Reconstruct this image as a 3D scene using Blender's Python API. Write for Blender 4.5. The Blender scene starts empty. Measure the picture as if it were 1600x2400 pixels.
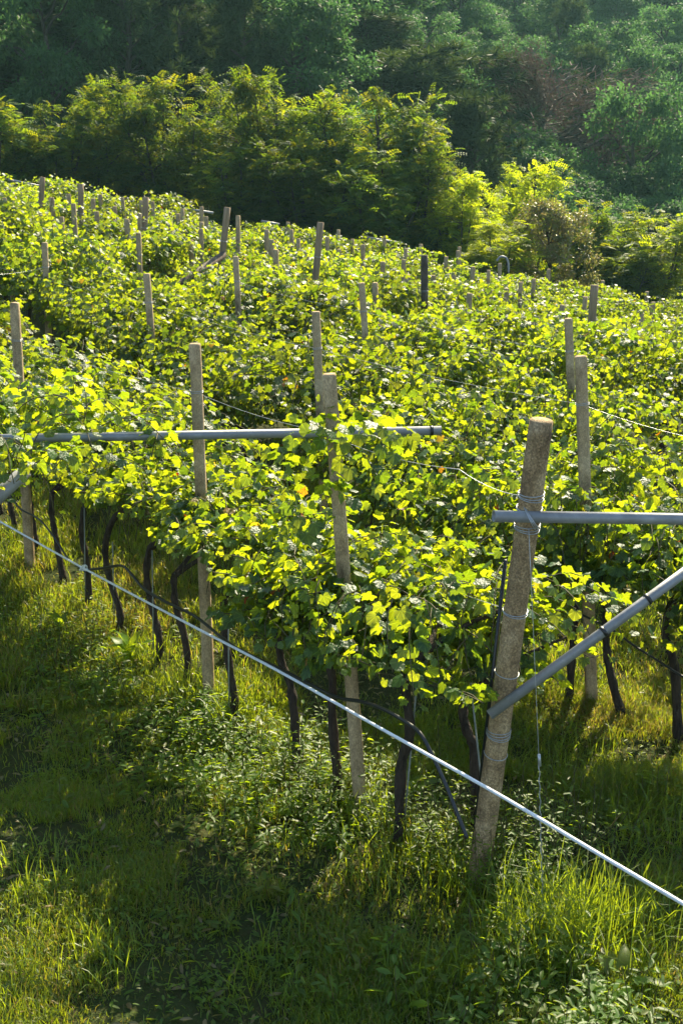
import bpy, math, random
import numpy as np
from mathutils import Vector

# ------------------------------------------------------------------ camera, world, sun, exposure
scn = bpy.context.scene
C = scn.collection
PITCH = math.radians(16.6); FPX = 2600.0; CAMZ = 3.77
cam_d = bpy.data.cameras.new('camera'); cam = bpy.data.objects.new('camera', cam_d); C.objects.link(cam)
cam.location = (0, 0, CAMZ); cam.rotation_euler = (math.pi/2 - PITCH, 0, 0)
cam_d.sensor_fit = 'VERTICAL'; cam_d.sensor_height = 36.0; cam_d.lens = 36.0*FPX/2400.0
cam_d.clip_start = 0.05; cam_d.clip_end = 2000
scn.camera = cam
SUN_AZ = math.radians(20); SUN_EL = math.radians(40)          # azimuth measured from +Y towards +X
SUN = np.array([math.sin(SUN_AZ)*math.cos(SUN_EL), math.cos(SUN_AZ)*math.cos(SUN_EL), math.sin(SUN_EL)])
w = bpy.data.worlds.new('World'); scn.world = w; w.use_nodes = True
nt = w.node_tree; nt.nodes.clear()
sky = nt.nodes.new('ShaderNodeTexSky'); sky.sky_type = 'NISHITA'; sky.sun_disc = False
sky.sun_elevation = SUN_EL; sky.sun_rotation = SUN_AZ
bg = nt.nodes.new('ShaderNodeBackground'); bg.inputs['Strength'].default_value = 0.10
wo = nt.nodes.new('ShaderNodeOutputWorld')
nt.links.new(sky.outputs[0], bg.inputs[0]); nt.links.new(bg.outputs[0], wo.inputs[0])
ld = bpy.data.lights.new('sun', 'SUN'); ld.energy = 5.0; ld.angle = math.radians(0.5); ld.color = (1.0, 0.88, 0.62)
lo = bpy.data.objects.new('sun', ld); C.objects.link(lo); lo.location = (10, 40, 60)
lo.rotation_euler = Vector(SUN).to_track_quat('Z', 'Y').to_euler()
scn.view_settings.view_transform = 'Standard'; scn.view_settings.look = 'None'
scn.view_settings.exposure = 1.55; scn.view_settings.gamma = 1.0
scn.cycles.use_denoising = True
scn.cycles.max_bounces = 7; scn.cycles.transmission_bounces = 5; scn.cycles.diffuse_bounces = 4
scn.cycles.volume_bounces = 0; scn.cycles.caustics_reflective = False; scn.cycles.caustics_refractive = False

R = np.random.default_rng(7); random.seed(7)
U = np.array([-0.58, 0.815, 0]); U /= np.linalg.norm(U)        # direction of a vine row, away from the camera
N = np.array([U[1], -U[0], 0])                                 # across the rows, away from the camera
ROW0 = 3.58; PITCHROW = 2.34

# ------------------------------------------------------------------ helpers
def sm(a, b, x):
    t = np.clip((x-a)/(b-a), 0, 1); return t*t*(3-2*t)
def hash2(ix, iy, s):
    h = np.sin(ix*127.1 + iy*311.7 + s*74.7)*43758.5453
    return h - np.floor(h)
def vnoise(x, y, s=0):
    x = np.asarray(x, float); y = np.asarray(y, float)
    ix = np.floor(x); iy = np.floor(y); fx = x-ix; fy = y-iy
    fx = fx*fx*(3-2*fx); fy = fy*fy*(3-2*fy)
    return ((hash2(ix,iy,s)*(1-fx)+hash2(ix+1,iy,s)*fx)*(1-fy) + (hash2(ix,iy+1,s)*(1-fx)+hash2(ix+1,iy+1,s)*fx)*fy)
def ter(X, Y):
    X = np.asarray(X, float); Y = np.asarray(Y, float)
    Xs = 16*np.tanh(X/16)
    z = 0.35*sm(7,16,Y) + 0.02*np.maximum(np.minimum(Y,40)-18,0) - 0.19*Xs*sm(8,20,Y)
    z = z - 2.2*sm(31.5,42,Y)
    wgt = sm(-8,16,X)
    st = 47+17*wgt; sl = 0.74-0.32*wgt
    d = Y-st
    z = z + sl*(np.sqrt(d*d+30)+d)*0.5*np.where(Y>25,1,0)*sm(25,45,Y)
    z = z + (vnoise(X*.12,Y*.12,3)-.5)*1.6*sm(40,60,Y)
    z = z + ((vnoise(X*.9,Y*.9,1)-.5)*.10 + (vnoise(X*2.7,Y*2.7,2)-.5)*.05)*(1-sm(20,40,Y))
    return z
def tz(x, y): return float(ter(x, y))
CP = np.array([0,0,CAMZ]); FW = np.array([0,math.cos(PITCH),-math.sin(PITCH)]); UPV = np.array([0,math.sin(PITCH),math.cos(PITCH)])
def ray(px, py): return FW + np.array([1.0,0,0])*(px-800)/FPX + UPV*(1200-py)/FPX
def at(px, py, Y):                                             # the point seen at a photo pixel, Y metres ahead
    d = ray(px,py); return CP + d*(Y/d[1])
def atn(px, py, n):                                            # the point seen at a photo pixel, on the vertical plane of a row
    d = ray(px,py); return CP + d*(n/(d@N))
def ground_hit(px, py, h=0.0):
    d = ray(px,py); Y = 4.0
    while Y < 34:
        p = CP + d*(Y/d[1])
        if p[2] < tz(p[0],p[1])+h: return p
        Y += 0.1
    return CP + d*(33/d[1])
def project(P):
    P = np.asarray(P)-CP; dz = P@FW
    return 800+FPX*P[...,0]/dz, 1200-FPX*(P@UPV)/dz

def npmesh(name, V, F, mat, tint=None, smooth=False):
    V = np.asarray(V, np.float32); Fs = F if isinstance(F, list) else [F]
    me = bpy.data.meshes.new(name)
    me.vertices.add(len(V)); me.vertices.foreach_set('co', V.ravel())
    tot = sum(f.size for f in Fs); npoly = sum(len(f) for f in Fs)
    me.loops.add(tot); me.polygons.add(npoly)
    me.loops.foreach_set('vertex_index', np.concatenate([np.asarray(f,np.int32).ravel() for f in Fs]))
    cnt = np.concatenate([np.full(len(f), f.shape[1], np.int32) for f in Fs])
    st = np.concatenate([[0], np.cumsum(cnt)[:-1]]).astype(np.int32)
    me.polygons.foreach_set('loop_start', st)
    if smooth: me.polygons.foreach_set('use_smooth', np.ones(npoly, bool))
    me.update(calc_edges=True)
    if tint is not None:
        a = me.attributes.new('tint', 'FLOAT', 'FACE'); a.data.foreach_set('value', np.asarray(tint, np.float32))
    if mat: me.materials.append(mat)
    return me
def link(name, me, parent=None, loc=(0,0,0), rz=0.0, sc=None):
    o = bpy.data.objects.new(name, me); C.objects.link(o); o.location = tuple(float(v) for v in loc); o.rotation_euler = (0,0,rz)
    if sc is not None: o.scale = (sc,sc,sc) if np.isscalar(sc) else sc
    if parent: o.parent = parent
    return o
def tag(o, label=None, cat=None, group=None, kind=None):
    if label: o['label'] = label
    if cat: o['category'] = cat
    if group: o['group'] = group
    if kind: o['kind'] = kind
    return o
def norm(a): 
    a = np.asarray(a, float); return a/np.maximum(np.linalg.norm(a, axis=-1, keepdims=True), 1e-9)

class MB:                                                      # collects faces of one mesh
    def __init__(s): s.v = []; s.q = []; s.t = []; s.n = 0; s.qt = []; s.tt = []
    def add(s, V, Q=None, T=None, tq=.5):
        V = np.asarray(V, float)
        if Q is not None and len(Q): s.q.append(np.asarray(Q)+s.n); s.qt.append(np.full(len(Q),tq) if np.isscalar(tq) else tq)
        if T is not None and len(T): s.t.append(np.asarray(T)+s.n); s.tt.append(np.full(len(T),tq if np.isscalar(tq) else .5))
        s.v.append(V); s.n += len(V)
    def tube(s, P, r, k=8, cap=True, wob=0.0, tq=.5):
        P = np.asarray(P, float); m = len(P); r = np.full(m, r) if np.isscalar(r) else np.asarray(r, float)
        T = np.gradient(P, axis=0); T = norm(T)
        ref = np.array([0.3,0.2,1.0]) if abs(T[0][2]) < .8 else np.array([1.0,.2,.1])
        a = norm(np.cross(T, ref)); b = np.cross(T, a)
        ang = np.arange(k)*2*math.pi/k
        ring = a[:,None,:]*np.cos(ang)[None,:,None] + b[:,None,:]*np.sin(ang)[None,:,None]
        rr = r[:,None]*(1+wob*(R.random((m,k))-.5)*2)
        V = (P[:,None,:]+ring*rr[:,:,None]).reshape(-1,3)
        i = np.arange(m-1)[:,None]*k; j = np.arange(k)[None,:]; j2 = (j+1)%k
        Q = np.stack([i+j, i+j2, i+k+j2, i+k+j], -1).reshape(-1,4)
        T3 = []
        if cap:
            V = np.vstack([V, P[0], P[-1]]); c0 = m*k; c1 = c0+1
            T3 = [[c0, (x+1)%k, x] for x in range(k)] + [[c1, (m-1)*k+x, (m-1)*k+(x+1)%k] for x in range(k)]
        s.add(V, Q, np.array(T3) if len(T3) else None, tq)
    def pipe(s, A, B, ro, ri, k=20):                           # hollow pipe with open ends
        A = np.asarray(A,float); B = np.asarray(B,float); t = norm(B-A)
        a = norm(np.cross(t,[0,0.1,1])); b = np.cross(t,a); ang = np.arange(k)*2*math.pi/k
        ring = a*np.cos(ang)[:,None]+b*np.sin(ang)[:,None]
        L = [A+ring*ro, B+ring*ro, B+ring*ri, A+ring*ri]; V = np.vstack(L); Q = []
        for u in range(4):
            v = (u+1)%4
            for x in range(k): Q.append([u*k+x, u*k+(x+1)%k, v*k+(x+1)%k, v*k+x])
        s.add(V, np.array(Q))
    def mesh(s, name, mat, smooth=True, tint=False):
        Fs = []; tn = []
        if s.q: Fs.append(np.vstack(s.q)); tn.append(np.concatenate(s.qt))
        if s.t: Fs.append(np.vstack(s.t)); tn.append(np.concatenate(s.tt))
        return npmesh(name, np.vstack(s.v), Fs, mat, np.concatenate(tn) if tint else None, smooth)

def spline(P, n=6):
    P = np.asarray(P, float); out = []
    Q = np.vstack([2*P[0]-P[1], P, 2*P[-1]-P[-2]])
    for i in range(1, len(Q)-2):
        for t in np.arange(n)/n:
            p0,p1,p2,p3 = Q[i-1],Q[i],Q[i+1],Q[i+2]
            out.append(.5*((2*p1)+(-p0+p2)*t+(2*p0-5*p1+4*p2-p3)*t*t+(-p0+3*p1-3*p2+p3)*t**3))
    out.append(P[-1]); return np.array(out)

# ------------------------------------------------------------------ materials
def newmat(name):
    m = bpy.data.materials.new(name); m.use_nodes = True; m.node_tree.nodes.clear(); return m, m.node_tree
def nd(t, ty, **kw):
    n = t.nodes.new(ty)
    for k, v in kw.items():
        if k in n.inputs: n.inputs[k].default_value = v
        else: setattr(n, k, v)
    return n
def ramp(t, stops, interp='LINEAR'):
    n = t.nodes.new('ShaderNodeValToRGB'); cr = n.color_ramp; cr.interpolation = interp
    while len(cr.elements) < len(stops): cr.elements.new(0.5)
    for e, (p, c) in zip(cr.elements, stops): e.position = p; e.color = (*c, 1)
    return n
def leafmat(name, refl, trans, mixf=0.5, rough=0.38, spec=0.5, objvar=0.25, veins=False):
    """thin leaves: glossy green face and a translucent glow; per-leaf tint picks from the two colour ramps"""
    m, t = newmat(name); L = t.links
    at_ = nd(t,'ShaderNodeAttribute', attribute_name='tint')
    oi = nd(t,'ShaderNodeObjectInfo')
    r1 = ramp(t, refl); r2 = ramp(t, trans)
    L.new(at_.outputs['Fac'], r1.inputs[0]); L.new(at_.outputs['Fac'], r2.inputs[0])
    mr = nd(t,'ShaderNodeMapRange'); mr.inputs['To Min'].default_value = 1-objvar; mr.inputs['To Max'].default_value = 1+objvar
    L.new(oi.outputs['Random'], mr.inputs['Value'])
    geo = nd(t,'ShaderNodeTexCoord'); nz = nd(t,'ShaderNodeTexNoise', Scale=22.0, Detail=3.0); L.new(geo.outputs['Object'], nz.inputs['Vector'])
    mr2 = nd(t,'ShaderNodeMapRange'); mr2.inputs['To Min'].default_value = .75; mr2.inputs['To Max'].default_value = 1.25
    L.new(nz.outputs['Fac'], mr2.inputs['Value'])
    mu = nd(t,'ShaderNodeMath', operation='MULTIPLY'); L.new(mr.outputs[0], mu.inputs[0]); L.new(mr2.outputs[0], mu.inputs[1])
    if veins:                                                 # pale veins fanning out from the stalk, by the place on the leaf
        la = nd(t,'ShaderNodeAttribute', attribute_name='leafpos'); sx = nd(t,'ShaderNodeSeparateXYZ'); L.new(la.outputs['Vector'], sx.inputs[0])
        an = nd(t,'ShaderNodeMath', operation='ARCTAN2'); L.new(sx.outputs[1], an.inputs[0])
        ax = nd(t,'ShaderNodeMath', operation='SUBTRACT'); ax.inputs[1].default_value = .10; L.new(sx.outputs[0], ax.inputs[0]); L.new(ax.outputs[0], an.inputs[1])
        cs = nd(t,'ShaderNodeMath', operation='MULTIPLY'); cs.inputs[1].default_value = 7.0; L.new(an.outputs[0], cs.inputs[0])
        c2 = nd(t,'ShaderNodeMath', operation='COSINE'); L.new(cs.outputs[0], c2.inputs[0])
        vr = nd(t,'ShaderNodeMapRange'); vr.inputs['From Min'].default_value = .80; vr.inputs['From Max'].default_value = 1.0; vr.inputs['To Min'].default_value = .92; vr.inputs['To Max'].default_value = 1.55; L.new(c2.outputs[0], vr.inputs['Value'])
        m3 = nd(t,'ShaderNodeMath', operation='MULTIPLY'); L.new(mu.outputs[0], m3.inputs[0]); L.new(vr.outputs[0], m3.inputs[1]); mu = m3
    outs = []
    for r in (r1, r2):
        hs = nd(t,'ShaderNodeHueSaturation'); L.new(r.outputs[0], hs.inputs['Color']); L.new(mu.outputs[0], hs.inputs['Value']); outs.append(hs)
    p = nd(t,'ShaderNodeBsdfPrincipled', Roughness=rough); p.inputs['Specular IOR Level'].default_value = spec
    L.new(outs[0].outputs[0], p.inputs['Base Color'])
    if veins:
        nb = nd(t,'ShaderNodeTexNoise', Scale=70.0, Detail=2.0); L.new(geo.outputs['Object'], nb.inputs['Vector'])
        bp = nd(t,'ShaderNodeBump', Strength=.55, Distance=.012); L.new(nb.outputs['Fac'], bp.inputs['Height']); L.new(bp.outputs[0], p.inputs['Normal'])
    tr = nd(t,'ShaderNodeBsdfTranslucent'); L.new(outs[1].outputs[0], tr.inputs['Color'])
    mx = nd(t,'ShaderNodeMixShader'); mx.inputs[0].default_value = mixf
    L.new(p.outputs[0], mx.inputs[1]); L.new(tr.outputs[0], mx.inputs[2])
    o = nd(t,'ShaderNodeOutputMaterial'); L.new(mx.outputs[0], o.inputs['Surface'])
    return m
def solid(name, stops, scale=8.0, detail=5.0, rough=.8, spec=.3, bump=.3, bscale=None, metal=0.0, stretch=(1,1,1), speck=None):
    m, t = newmat(name); L = t.links
    tc = nd(t,'ShaderNodeTexCoord'); mp = nd(t,'ShaderNodeMapping'); mp.inputs['Scale'].default_value = stretch
    L.new(tc.outputs['Object'], mp.inputs[0])
    nz = nd(t,'ShaderNodeTexNoise', Scale=scale, Detail=detail, Roughness=.65); L.new(mp.outputs[0], nz.inputs['Vector'])
    r = ramp(t, stops); L.new(nz.outputs['Fac'], r.inputs[0]); col = r.outputs[0]
    n2 = nd(t,'ShaderNodeTexNoise', Scale=bscale or scale*6, Detail=4.0); L.new(mp.outputs[0], n2.inputs['Vector']); bh = n2.outputs['Fac']
    if speck:
        vo = nd(t,'ShaderNodeTexVoronoi', Scale=speck[0]); L.new(mp.outputs[0], vo.inputs['Vector'])
        rs = ramp(t, [(0,(0,0,0)),(1,(1,1,1))]); sp = nd(t,'ShaderNodeSeparateColor'); L.new(vo.outputs['Color'], sp.inputs[0]); L.new(sp.outputs[0], rs.inputs[0])
        mx = nd(t,'ShaderNodeMix', data_type='RGBA', blend_type='MULTIPLY'); mx.inputs[0].default_value = speck[1]
        rr = ramp(t, [(0,(.25,.24,.22)),(.55,(.8,.8,.78)),(1,(1.7,1.65,1.55))]); L.new(rs.outputs[0], rr.inputs[0])
        L.new(col, mx.inputs[6]); L.new(rr.outputs[0], mx.inputs[7]); col = mx.outputs[2]; bh = vo.outputs['Distance']
    p = nd(t,'ShaderNodeBsdfPrincipled', Roughness=rough, Metallic=metal); p.inputs['Specular IOR Level'].default_value = spec
    L.new(col, p.inputs['Base Color'])
    b = nd(t,'ShaderNodeBump', Strength=bump, Distance=.02); L.new(bh, b.inputs['Height']); L.new(b.outputs[0], p.inputs['Normal'])
    o = nd(t,'ShaderNodeOutputMaterial'); L.new(p.outputs[0], o.inputs['Surface'])
    return m

M = {}
M['vine'] = leafmat('vine_leaf',
    [(0,(.22,.03,.01)),(.03,(.25,.10,.02)),(.06,(.10,.13,.02)),(.15,(.022,.062,.028)),(.5,(.030,.080,.028)),(1,(.055,.12,.022))],
    [(0,(.60,.06,.01)),(.03,(.70,.28,.01)),(.06,(.78,.66,.02)),(.15,(.20,.34,.01)),(.5,(.40,.50,.008)),(1,(.72,.74,.012))], mixf=.46, rough=.42, spec=.42, veins=True)
M['grass'] = leafmat('grass_blade',
    [(0,(.30,.22,.09)),(.12,(.18,.16,.035)),(.3,(.080,.125,.019)),(1,(.085,.16,.022))],
    [(0,(.48,.34,.07)),(.12,(.50,.42,.03)),(.3,(.39,.46,.012)),(1,(.48,.60,.013))], mixf=.5, rough=.42, spec=.45, objvar=0)
M['weed'] = leafmat('weed_leaf',
    [(0,(.11,.13,.03)),(.5,(.06,.115,.02)),(1,(.08,.16,.03))],
    [(0,(.54,.56,.02)),(.5,(.42,.60,.012)),(1,(.58,.72,.02))], mixf=.5, rough=.45, spec=.35, objvar=.1)
M['locust'] = leafmat('locust_leaf',
    [(0,(.07,.095,.022)),(.5,(.040,.090,.035)),(1,(.055,.11,.028))],
    [(0,(.52,.50,.01)),(.5,(.24,.38,.015)),(1,(.38,.50,.01))], mixf=.42, rough=.6, spec=.08)
M['broad'] = leafmat('broad_leaf',
    [(0,(.035,.065,.030)),(1,(.045,.090,.035))],
    [(0,(.09,.23,.06)),(1,(.16,.33,.065))], mixf=.36, rough=.6, spec=.08)
M['pine'] = leafmat('pine_needle',
    [(0,(.022,.040,.018)),(1,(.032,.055,.022))],
    [(0,(.07,.11,.02)),(1,(.10,.15,.02))], mixf=.22, rough=.65, spec=.08)
M['tan'] = leafmat('tan_leaf',
    [(0,(.20,.14,.06)),(.5,(.14,.13,.05)),(1,(.10,.13,.03))],
    [(0,(.45,.34,.10)),(.5,(.36,.34,.06)),(1,(.30,.38,.03))], mixf=.4, rough=.4, spec=.5)
M['lime'] = leafmat('sunlit_lime_leaf', [(0,(.10,.13,.015)),(1,(.075,.14,.02))], [(0,(.62,.64,.01)),(1,(.50,.66,.01))], mixf=.5, rough=.55, spec=.1)  # yellower locust leaf, with strong sunlight also put into its colour
M['dead'] = leafmat('dead_twig', [(0,(.13,.088,.075)),(1,(.20,.14,.115))], [(0,(.10,.06,.04)),(1,(.12,.08,.05))], mixf=.15, rough=.8, spec=.1)
M['bark'] = solid('vine_bark', [(.3,(.014,.010,.008)),(.7,(.075,.054,.038))], scale=30, rough=.9, bump=.9, bscale=90, stretch=(1,1,.25))
M['treebark'] = solid('tree_bark', [(.3,(.03,.025,.02)),(.7,(.09,.075,.06))], scale=12, rough=.9, bump=.8, stretch=(1,1,.3))
M['concrete'] = solid('grey_concrete', [(.28,(.17,.115,.065)),(.50,(.43,.31,.175)),(.75,(.62,.47,.29))], scale=9, rough=.9, bump=.35, stretch=(1,1,.5), speck=(190,.35))
M['rough_concrete'] = solid('pebbled_concrete', [(.30,(.14,.09,.05)),(.50,(.35,.24,.13)),(.72,(.54,.40,.24))], scale=7, rough=.92, bump=.4, stretch=(1,1,.7), speck=(150,.5))
M['wood'] = solid('weathered_wood', [(.3,(.16,.11,.065)),(.7,(.38,.27,.165))], scale=16, rough=.9, bump=.6, stretch=(1,1,.12))
M['darkwood'] = solid('dark_lichened_wood', [(.3,(.05,.038,.03)),(.6,(.11,.085,.065)),(.72,(.26,.23,.19))], scale=14, rough=.9, bump=.6, stretch=(1,1,.4))
M['pipe'] = solid('dull_galvanised_pipe', [(.25,(.19,.19,.19)),(.55,(.27,.27,.275)),(.75,(.36,.36,.365))], scale=9, rough=.52, spec=.5, bump=.06, metal=.25)
M['black'] = solid('black_plastic', [(.3,(.010,.011,.012)),(.7,(.022,.023,.024))], scale=12, rough=.38, spec=.5, bump=.08)
M['rope'] = solid('white_rope', [(.3,(.66,.68,.70)),(.7,(.84,.85,.86))], scale=40, rough=.5, bump=.4, bscale=260)
M['wire'] = solid('galvanised_wire', [(.3,(.34,.35,.36)),(.7,(.50,.51,.52))], scale=30, rough=.4, metal=.5, bump=.05)
M['rod'] = solid('grey_green_rod', [(.3,(.16,.18,.15)),(.7,(.30,.31,.27))], scale=20, rough=.6, bump=.1)
M['stem'] = solid('green_brown_shoot', [(.3,(.05,.045,.02)),(.7,(.12,.10,.04))], scale=20, rough=.7, bump=.2)
def groundmat():
    m, t = newmat('grassy_soil'); L = t.links
    tc = nd(t,'ShaderNodeTexCoord'); n1 = nd(t,'ShaderNodeTexNoise', Scale=1.3, Detail=8.0, Roughness=.7); L.new(tc.outputs['Object'], n1.inputs['Vector'])
    n2 = nd(t,'ShaderNodeTexNoise', Scale=30.0, Detail=6.0); L.new(tc.outputs['Object'], n2.inputs['Vector'])
    r = ramp(t, [(.30,(.055,.040,.022)),(.45,(.045,.048,.016)),(.62,(.035,.055,.014)),(.8,(.09,.07,.035))])
    a = nd(t,'ShaderNodeMath', operation='MULTIPLY_ADD'); a.inputs[1].default_value = .5; L.new(n2.outputs['Fac'], a.inputs[0])
    h = nd(t,'ShaderNodeMath', operation='MULTIPLY'); h.inputs[1].default_value = .5; L.new(n1.outputs['Fac'], h.inputs[0]); L.new(h.outputs[0], a.inputs[2])
    L.new(a.outputs[0], r.inputs[0])
    p = nd(t,'ShaderNodeBsdfPrincipled', Roughness=.95); p.inputs['Specular IOR Level'].default_value = .1; L.new(r.outputs[0], p.inputs['Base Color'])
    b = nd(t,'ShaderNodeBump', Strength=.8, Distance=.05); L.new(n2.outputs['Fac'], b.inputs['Height']); L.new(b.outputs[0], p.inputs['Normal'])
    o = nd(t,'ShaderNodeOutputMaterial'); L.new(p.outputs[0], o.inputs['Surface']); return m
M['ground'] = groundmat()

# ------------------------------------------------------------------ the ground: one sheet from behind the camera to the far hillside
ys = np.unique(np.concatenate([np.linspace(-60,0,16), np.linspace(0,34,150), np.linspace(34,90,80), np.linspace(90,330,60)]))
xs = np.unique(np.concatenate([np.linspace(-260,-40,30), np.linspace(-40,-8,40), np.linspace(-8,8,90), np.linspace(8,40,40), np.linspace(40,260,30)]))
GX, GY = np.meshgrid(xs, ys); GZ = ter(GX, GY)
nx, ny = len(xs), len(ys); ii = (np.arange(ny-1)[:,None]*nx+np.arange(nx-1)[None,:]).ravel()
gnd = link('ground', npmesh('ground', np.stack([GX,GY,GZ],-1).reshape(-1,3), np.stack([ii,ii+1,ii+nx+1,ii+nx],-1), M['ground'], smooth=True))
tag(gnd, kind='structure', label='grassy vineyard ground rising into the far hillside')

# ------------------------------------------------------------------ leaves
def leaf_template(kind):
    if kind in ('vine','vine_b','vine_c'):                    # five shallow lobes, toothed, a notch at the stalk
        q = {'vine':0,'vine_b':1,'vine_c':2}[kind]
        ang = np.radians([0, 14, 30, 44, 58, 76, 96, 116, 138, 162])
        rad = np.array([[1.0,.84,.78,.72,.90,.70,.62,.66,.54,.30],[1.05,.80,.70,.60,.86,.72,.56,.70,.60,.26],[.95,.90,.84,.82,.88,.82,.72,.66,.50,.34]])[q]
        a = np.concatenate([-ang[::-1], ang[1:]]); r = np.concatenate([rad[::-1], rad[1:]])
        P = np.stack([r*np.cos(a)*.62+.18, r*np.sin(a)*.60, np.zeros_like(a)], -1)
        P = np.vstack([[[0.12,0,0]], P]); k = len(a)
        F = np.array([[0, i, i+1] for i in range(1, k)])
        if q == 1: P[:,1] *= np.where(P[:,1]>0,1.08,.86)
        P[:,2] = [.12,-.30,.05][q]*P[:,0]*P[:,1] + [-.0,.16,-.22][q]*np.abs(P[:,0])**1.5 + .035*np.sin(np.arange(len(P))*2.1+q) - .42*P[:,0]**2*.5 - .30*np.abs(P[:,1])**1.3 + .10*np.abs(P[:,1]) + .03*np.sin(P[:,1]*17)*np.abs(P[:,1])
        return P, F
    if kind == 'oval':
        P = np.array([[0,0,0],[.3,.16,.03],[.7,.15,.02],[1,0,-.12],[.7,-.15,.02],[.3,-.16,.03],[.5,0,-.03]], float)
        F = np.array([[6,0,1],[6,1,2],[6,2,3],[6,3,4],[6,4,5],[6,5,0]])
        return P, F
    if kind == 'diamond':
        P = np.array([[0,0,0],[.45,.26,.05],[1,0,-.08],[.45,-.26,.05]], float); return P, np.array([[0,1,2,3]])
    if kind == 'needle':
        P = np.array([[0,0.06,0],[0,-.06,0],[1,-.03,0],[1,.03,0]], float); return P, np.array([[0,1,2,3]])
    if kind == 'lance':                                       # long dock leaf with wavy rim
        P = []; F = []
        for i, (x,wd) in enumerate([(0,.02),(.15,.10),(.35,.17),(.6,.16),(.85,.09),(1,.01)]):
            zc = .35*math.sin(x*2.2)-.25*x*x; wv = .03*(-1)**i
            P += [[x,wd,zc+.04+wv],[x,0,zc],[x,-wd,zc+.04-wv]]
            if i: b=(i-1)*3; F += [[b,b+1,b+4,b+3],[b+1,b+2,b+5,b+4]]
        return np.array(P), np.array(F)
def place_leaves(tpl, pos, tip, nrm, size, tint):
    P, F = tpl; n = len(pos)
    t = norm(tip); nr = norm(nrm - (np.sum(nrm*t,-1,keepdims=True))*t); b = np.cross(nr, t)
    Rm = np.stack([t, b, nr], -1)
    V = pos[:,None,:] + np.einsum('nij,kj->nki', Rm, P)*size[:,None,None]
    Fa = (F[None]+np.arange(n)[:,None,None]*len(P)).reshape(-1, F.shape[1])
    return V.reshape(-1,3), Fa, np.repeat(tint, len(F))
TPL = {k: leaf_template(k) for k in ('vine','vine_b','vine_c','oval','diamond','needle','lance')}

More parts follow.
